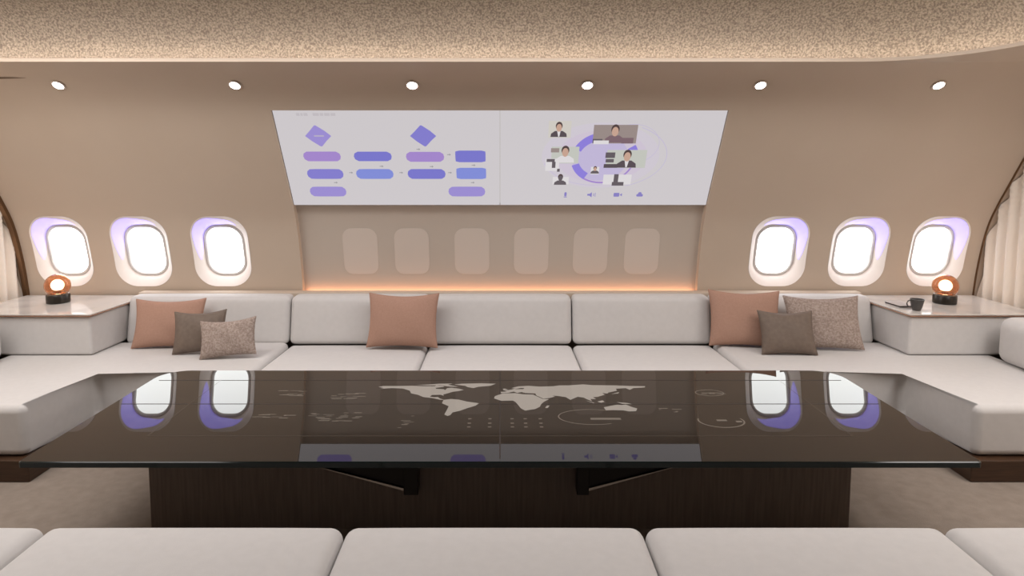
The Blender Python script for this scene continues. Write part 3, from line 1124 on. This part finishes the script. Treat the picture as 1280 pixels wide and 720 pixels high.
def tpoly(bm, pts, z=ZG):
    f = bm.faces.new([bm.verts.new((x, y, z)) for x, y in pts])
    f.normal_update()
    if f.normal.z < 0:
        f.normal_flip()


LAND = {
    'north_america': [(-168, 66), (-162, 70), (-140, 70), (-125, 71), (-110, 69), (-95, 69), (-93, 73), (-84, 70), (-82, 66), (-93, 61), (-92, 57), (-82, 55),
                      (-80, 51), (-78, 60), (-72, 62), (-64, 58), (-56, 52), (-62, 47), (-70, 43), (-76, 36), (-81, 31), (-80, 25), (-84, 30), (-95, 29),
                      (-97, 22), (-91, 19), (-87, 21), (-84, 14), (-78, 8), (-84, 9), (-92, 15), (-105, 20), (-113, 30), (-122, 36), (-125, 48), (-135, 58),
                      (-150, 60), (-165, 56), (-160, 60)],
    'arctic_islands': [(-120, 75), (-105, 77), (-90, 81), (-72, 82), (-78, 76), (-70, 71), (-64, 66), (-75, 67), (-88, 73), (-105, 73)],
    'greenland': [(-70, 77), (-60, 81), (-35, 83), (-15, 81), (-22, 71), (-38, 66), (-44, 60), (-52, 65), (-55, 71)],
    'south_america': [(-79, 8), (-70, 12), (-60, 9), (-50, 1), (-35, -6), (-39, -16), (-48, -25), (-57, -36), (-65, -42), (-67, -52), (-70, -55), (-74, -50),
                      (-72, -30), (-71, -18), (-80, -6)],
    'africa': [(-6, 36), (10, 37), (20, 32), (32, 31), (37, 22), (43, 12), (51, 11), (44, 0), (40, -10), (38, -20), (32, -29), (20, -35), (15, -26), (12, -12),
               (9, 0), (6, 5), (-8, 4), (-17, 14), (-16, 24)],
    'madagascar': [(44, -24), (47, -25), (50, -15), (47, -15)],
    'europe_and_asia': [(-9, 43), (-1, 44), (-4, 48), (5, 53), (9, 57), (12, 55), (20, 55), (22, 60), (17, 61), (12, 57), (5, 60), (14, 68), (28, 71), (42, 67),
                        (60, 69), (68, 73), (80, 73), (100, 78), (112, 74), (140, 73), (160, 70), (180, 69), (178, 63), (163, 60), (157, 52), (153, 60), (140, 57),
                        (140, 48), (128, 40), (126, 35), (120, 38), (122, 30), (112, 21), (106, 19), (109, 11), (102, 12), (103, 2), (98, 10), (94, 18),
                        (87, 21), (80, 12), (77, 8), (72, 20), (62, 25), (56, 26), (59, 22), (52, 16), (44, 13), (36, 27), (35, 36), (27, 37), (22, 38), (18, 42),
                        (12, 38), (8, 44), (0, 38), (-8, 37)],
    'british_isles': [(-5, 50), (1, 52), (-3, 58), (-6, 57)],
    'borneo': [(109, 1), (116, 6), (118, 0), (113, -4)],
    'sumatra': [(96, 5), (105, -4), (104, -6), (97, 3)],
    'new_guinea': [(132, -1), (145, -5), (150, -10), (138, -8)],
    'japan': [(131, 33), (140, 36), (142, 42), (139, 40)],
    'australia': [(114, -22), (122, -17), (131, -12), (137, -13), (142, -11), (147, -20), (153, -27), (150, -37), (142, -38), (135, -34), (124, -33), (115, -34)],
}
bm = bmesh.new()
for nm, pts in LAND.items():
    tpoly(bm, [(0.042 + lon * 0.00437, 3.315 + lat * 0.00352) for lon, lat in pts])
bmesh.ops.triangulate(bm, faces=bm.faces)
wm = part('world_map', bm, M['map'], table, TO, smooth=False)
wm['label'] = 'pale glowing world map in the table top'


def tstrip(bm, x0, x1, y, h, z=ZG):
    tpoly(bm, [(x0, y - h / 2), (x1, y - h / 2), (x1, y + h / 2), (x0, y + h / 2)], z)


def tarc(bm, cx, cy, rx, ry, w, a0, a1, n=30, z=ZG):
    v = []
    for k in range(n + 1):
        a = R(a0 + (a1 - a0) * k / n)
        v.append((bm.verts.new((cx + rx * math.cos(a), cy + ry * math.sin(a), z)), bm.verts.new((cx + (rx - w) * math.cos(a), cy + (ry - w) * math.sin(a), z))))
    for A, B in zip(v, v[1:]):
        f = bm.faces.new((A[0], B[0], B[1], A[1]))
        f.normal_update()
        if f.normal.z < 0:
            f.normal_flip()


rnd = random.Random(3)


def cluster(cx, cy, w, h, n, name='readout_line'):
    for k in range(n):
        bm = bmesh.new()
        x = cx - w / 2 + w * rnd.random()
        y = cy - h / 2 + h * rnd.random()
        L = 0.012 + 0.05 * rnd.random()
        tstrip(bm, x, x + L, y, 0.005 + 0.004 * rnd.random())
        part(name, bm, M['hud'], table, TO, smooth=False)


cluster(-0.87, 3.40, 0.20, 0.09, 16)
cluster(-0.84, 3.11, 0.26, 0.11, 22)
cluster(-1.16, 3.44, 0.16, 0.10, 12)
cluster(-1.16, 3.12, 0.18, 0.05, 10)
cluster(-0.47, 3.05, 0.05, 0.20, 6)
cluster(1.16, 3.44, 0.12, 0.03, 8)
cluster(0.86, 3.20, 0.10, 0.06, 5)
for x in (-0.15, -0.05, 0.06, 0.125, 0.20):
    for y in (3.085, 3.03, 2.985):
        bm = bmesh.new()
        tstrip(bm, x - 0.008, x + 0.008, y, 0.012)
        part('status_dot', bm, M['hud'], table, TO, smooth=False)
bm = bmesh.new()
tarc(bm, 0.46, 3.11, 0.17, 0.10, 0.006, 60, 300)
tstrip(bm, 0.45, 0.60, 3.085, 0.025)
part('gauge', bm, M['hud'], table, TO, smooth=False)
bm = bmesh.new()
tarc(bm, 1.09, 3.06, 0.115, 0.085, 0.008, 160, 380)
tstrip(bm, 1.07, 1.12, 3.065, 0.02)
tstrip(bm, 1.16, 1.19, 3.05, 0.02)
part('gauge', bm, M['hud'], table, TO, smooth=False)
bm = bmesh.new()
tarc(bm, 1.16, 3.45, 0.08, 0.05, 0.006, 0, 360)
part('gauge', bm, M['hud'], table, TO, smooth=False)
bm = bmesh.new()
tstrip(bm, -1.64, 1.64, 2.882, 0.006)
for x in (-1.64, 1.64):
    tpoly(bm, [(x - 0.003, 2.882), (x + 0.003, 2.882), (x + 0.003, 3.66), (x - 0.003, 3.66)])
part('display_outline', bm, M['hudline'], table, TO, smooth=False)
bm = bmesh.new()
for y in (3.285, 3.66):
    tstrip(bm, -2.0, 2.0, y, 0.008, ZG - 0.0002)
tpoly(bm, [(-0.003, 2.65), (0.003, 2.65), (0.003, 3.83), (-0.003, 3.83)], ZG - 0.0003)
part('glass_joint', bm, M['slot'], table, TO, smooth=False)

bm = bmesh.new()
add_box(bm, -1.69, 1.69, 2.96, 3.50, 0.0, TZ - 0.031, 0.006, 2)
part('pedestal', bm, M['pedestal'], table, TO, wn=True)
for s in (-1, 1):
    bm = bmesh.new()
    x0, x1 = (-0.453, -0.385) if s < 0 else (0.362, 0.418)
    add_box(bm, x0, x1, 2.885, 2.958, 0.21, TZ - 0.031, 0.003, 1)
    xa = x0 if s < 0 else x1
    xe = xa + s * 0.86
    # tapered gusset reaching outward to the underside of the top
    A = [(xa, 0.242), (xa, TZ - 0.031), (xe, TZ - 0.031)]
    f1 = [bm.verts.new((x, 2.905, z)) for x, z in A]
    f2 = [bm.verts.new((x, 2.955, z)) for x, z in A]
    bm.faces.new(f1)
    bm.faces.new(list(reversed(f2)))
    for i in range(3):
        j = (i + 1) % 3
        bm.faces.new((f1[i], f2[i], f2[j], f1[j]))
    br = part('bracket', bm, M['black'], table, TO, smooth=False)
    bm = bmesh.new()
    q = []
    for y in (2.893, 2.953):
        q.append([bm.verts.new((x, y, z)) for x, z in ((xa, 0.228), (xa, 0.240), (xe, TZ - 0.033), (xe - s * 0.03, TZ - 0.033))])
    bm.faces.new(q[0])
    bm.faces.new(list(reversed(q[1])))
    for i in range(4):
        j = (i + 1) % 4
        bm.faces.new((q[0][i], q[1][i], q[1][j], q[0][j]))
    bmesh.ops.recalc_face_normals(bm, faces=bm.faces)
    e = obj('edge_plate', local(bm, TO), M['steel'], br, smooth=False)

# ------------------------------------------------------------------ bench nearest the viewer
bench = thing('upholstered_bench', 'long cream cushioned bench in the foreground, in front of the glass table', 'bench', (0, 1.9, 0))
BO = Vector(bench.location)
BXS = [-2.80, -1.69, -0.577, 0.535, 1.648, 2.76]
for a, b in zip(BXS, BXS[1:]):
    bm = cushion((b - a) / 2 - 0.002, 0.40, 0.11, 0.05, crown=0.010)
    bmesh.ops.translate(bm, verts=bm.verts, vec=((a + b) / 2, 1.90, 0.305))
    part('seat_cushion', bm, M['fabric'], bench, BO)
bm = bmesh.new()
add_box(bm, -2.76, 2.72, 1.54, 2.26, 0.0, 0.194, 0.006, 2)
part('plinth', bm, M['darkwood'], bench, BO, wn=True)
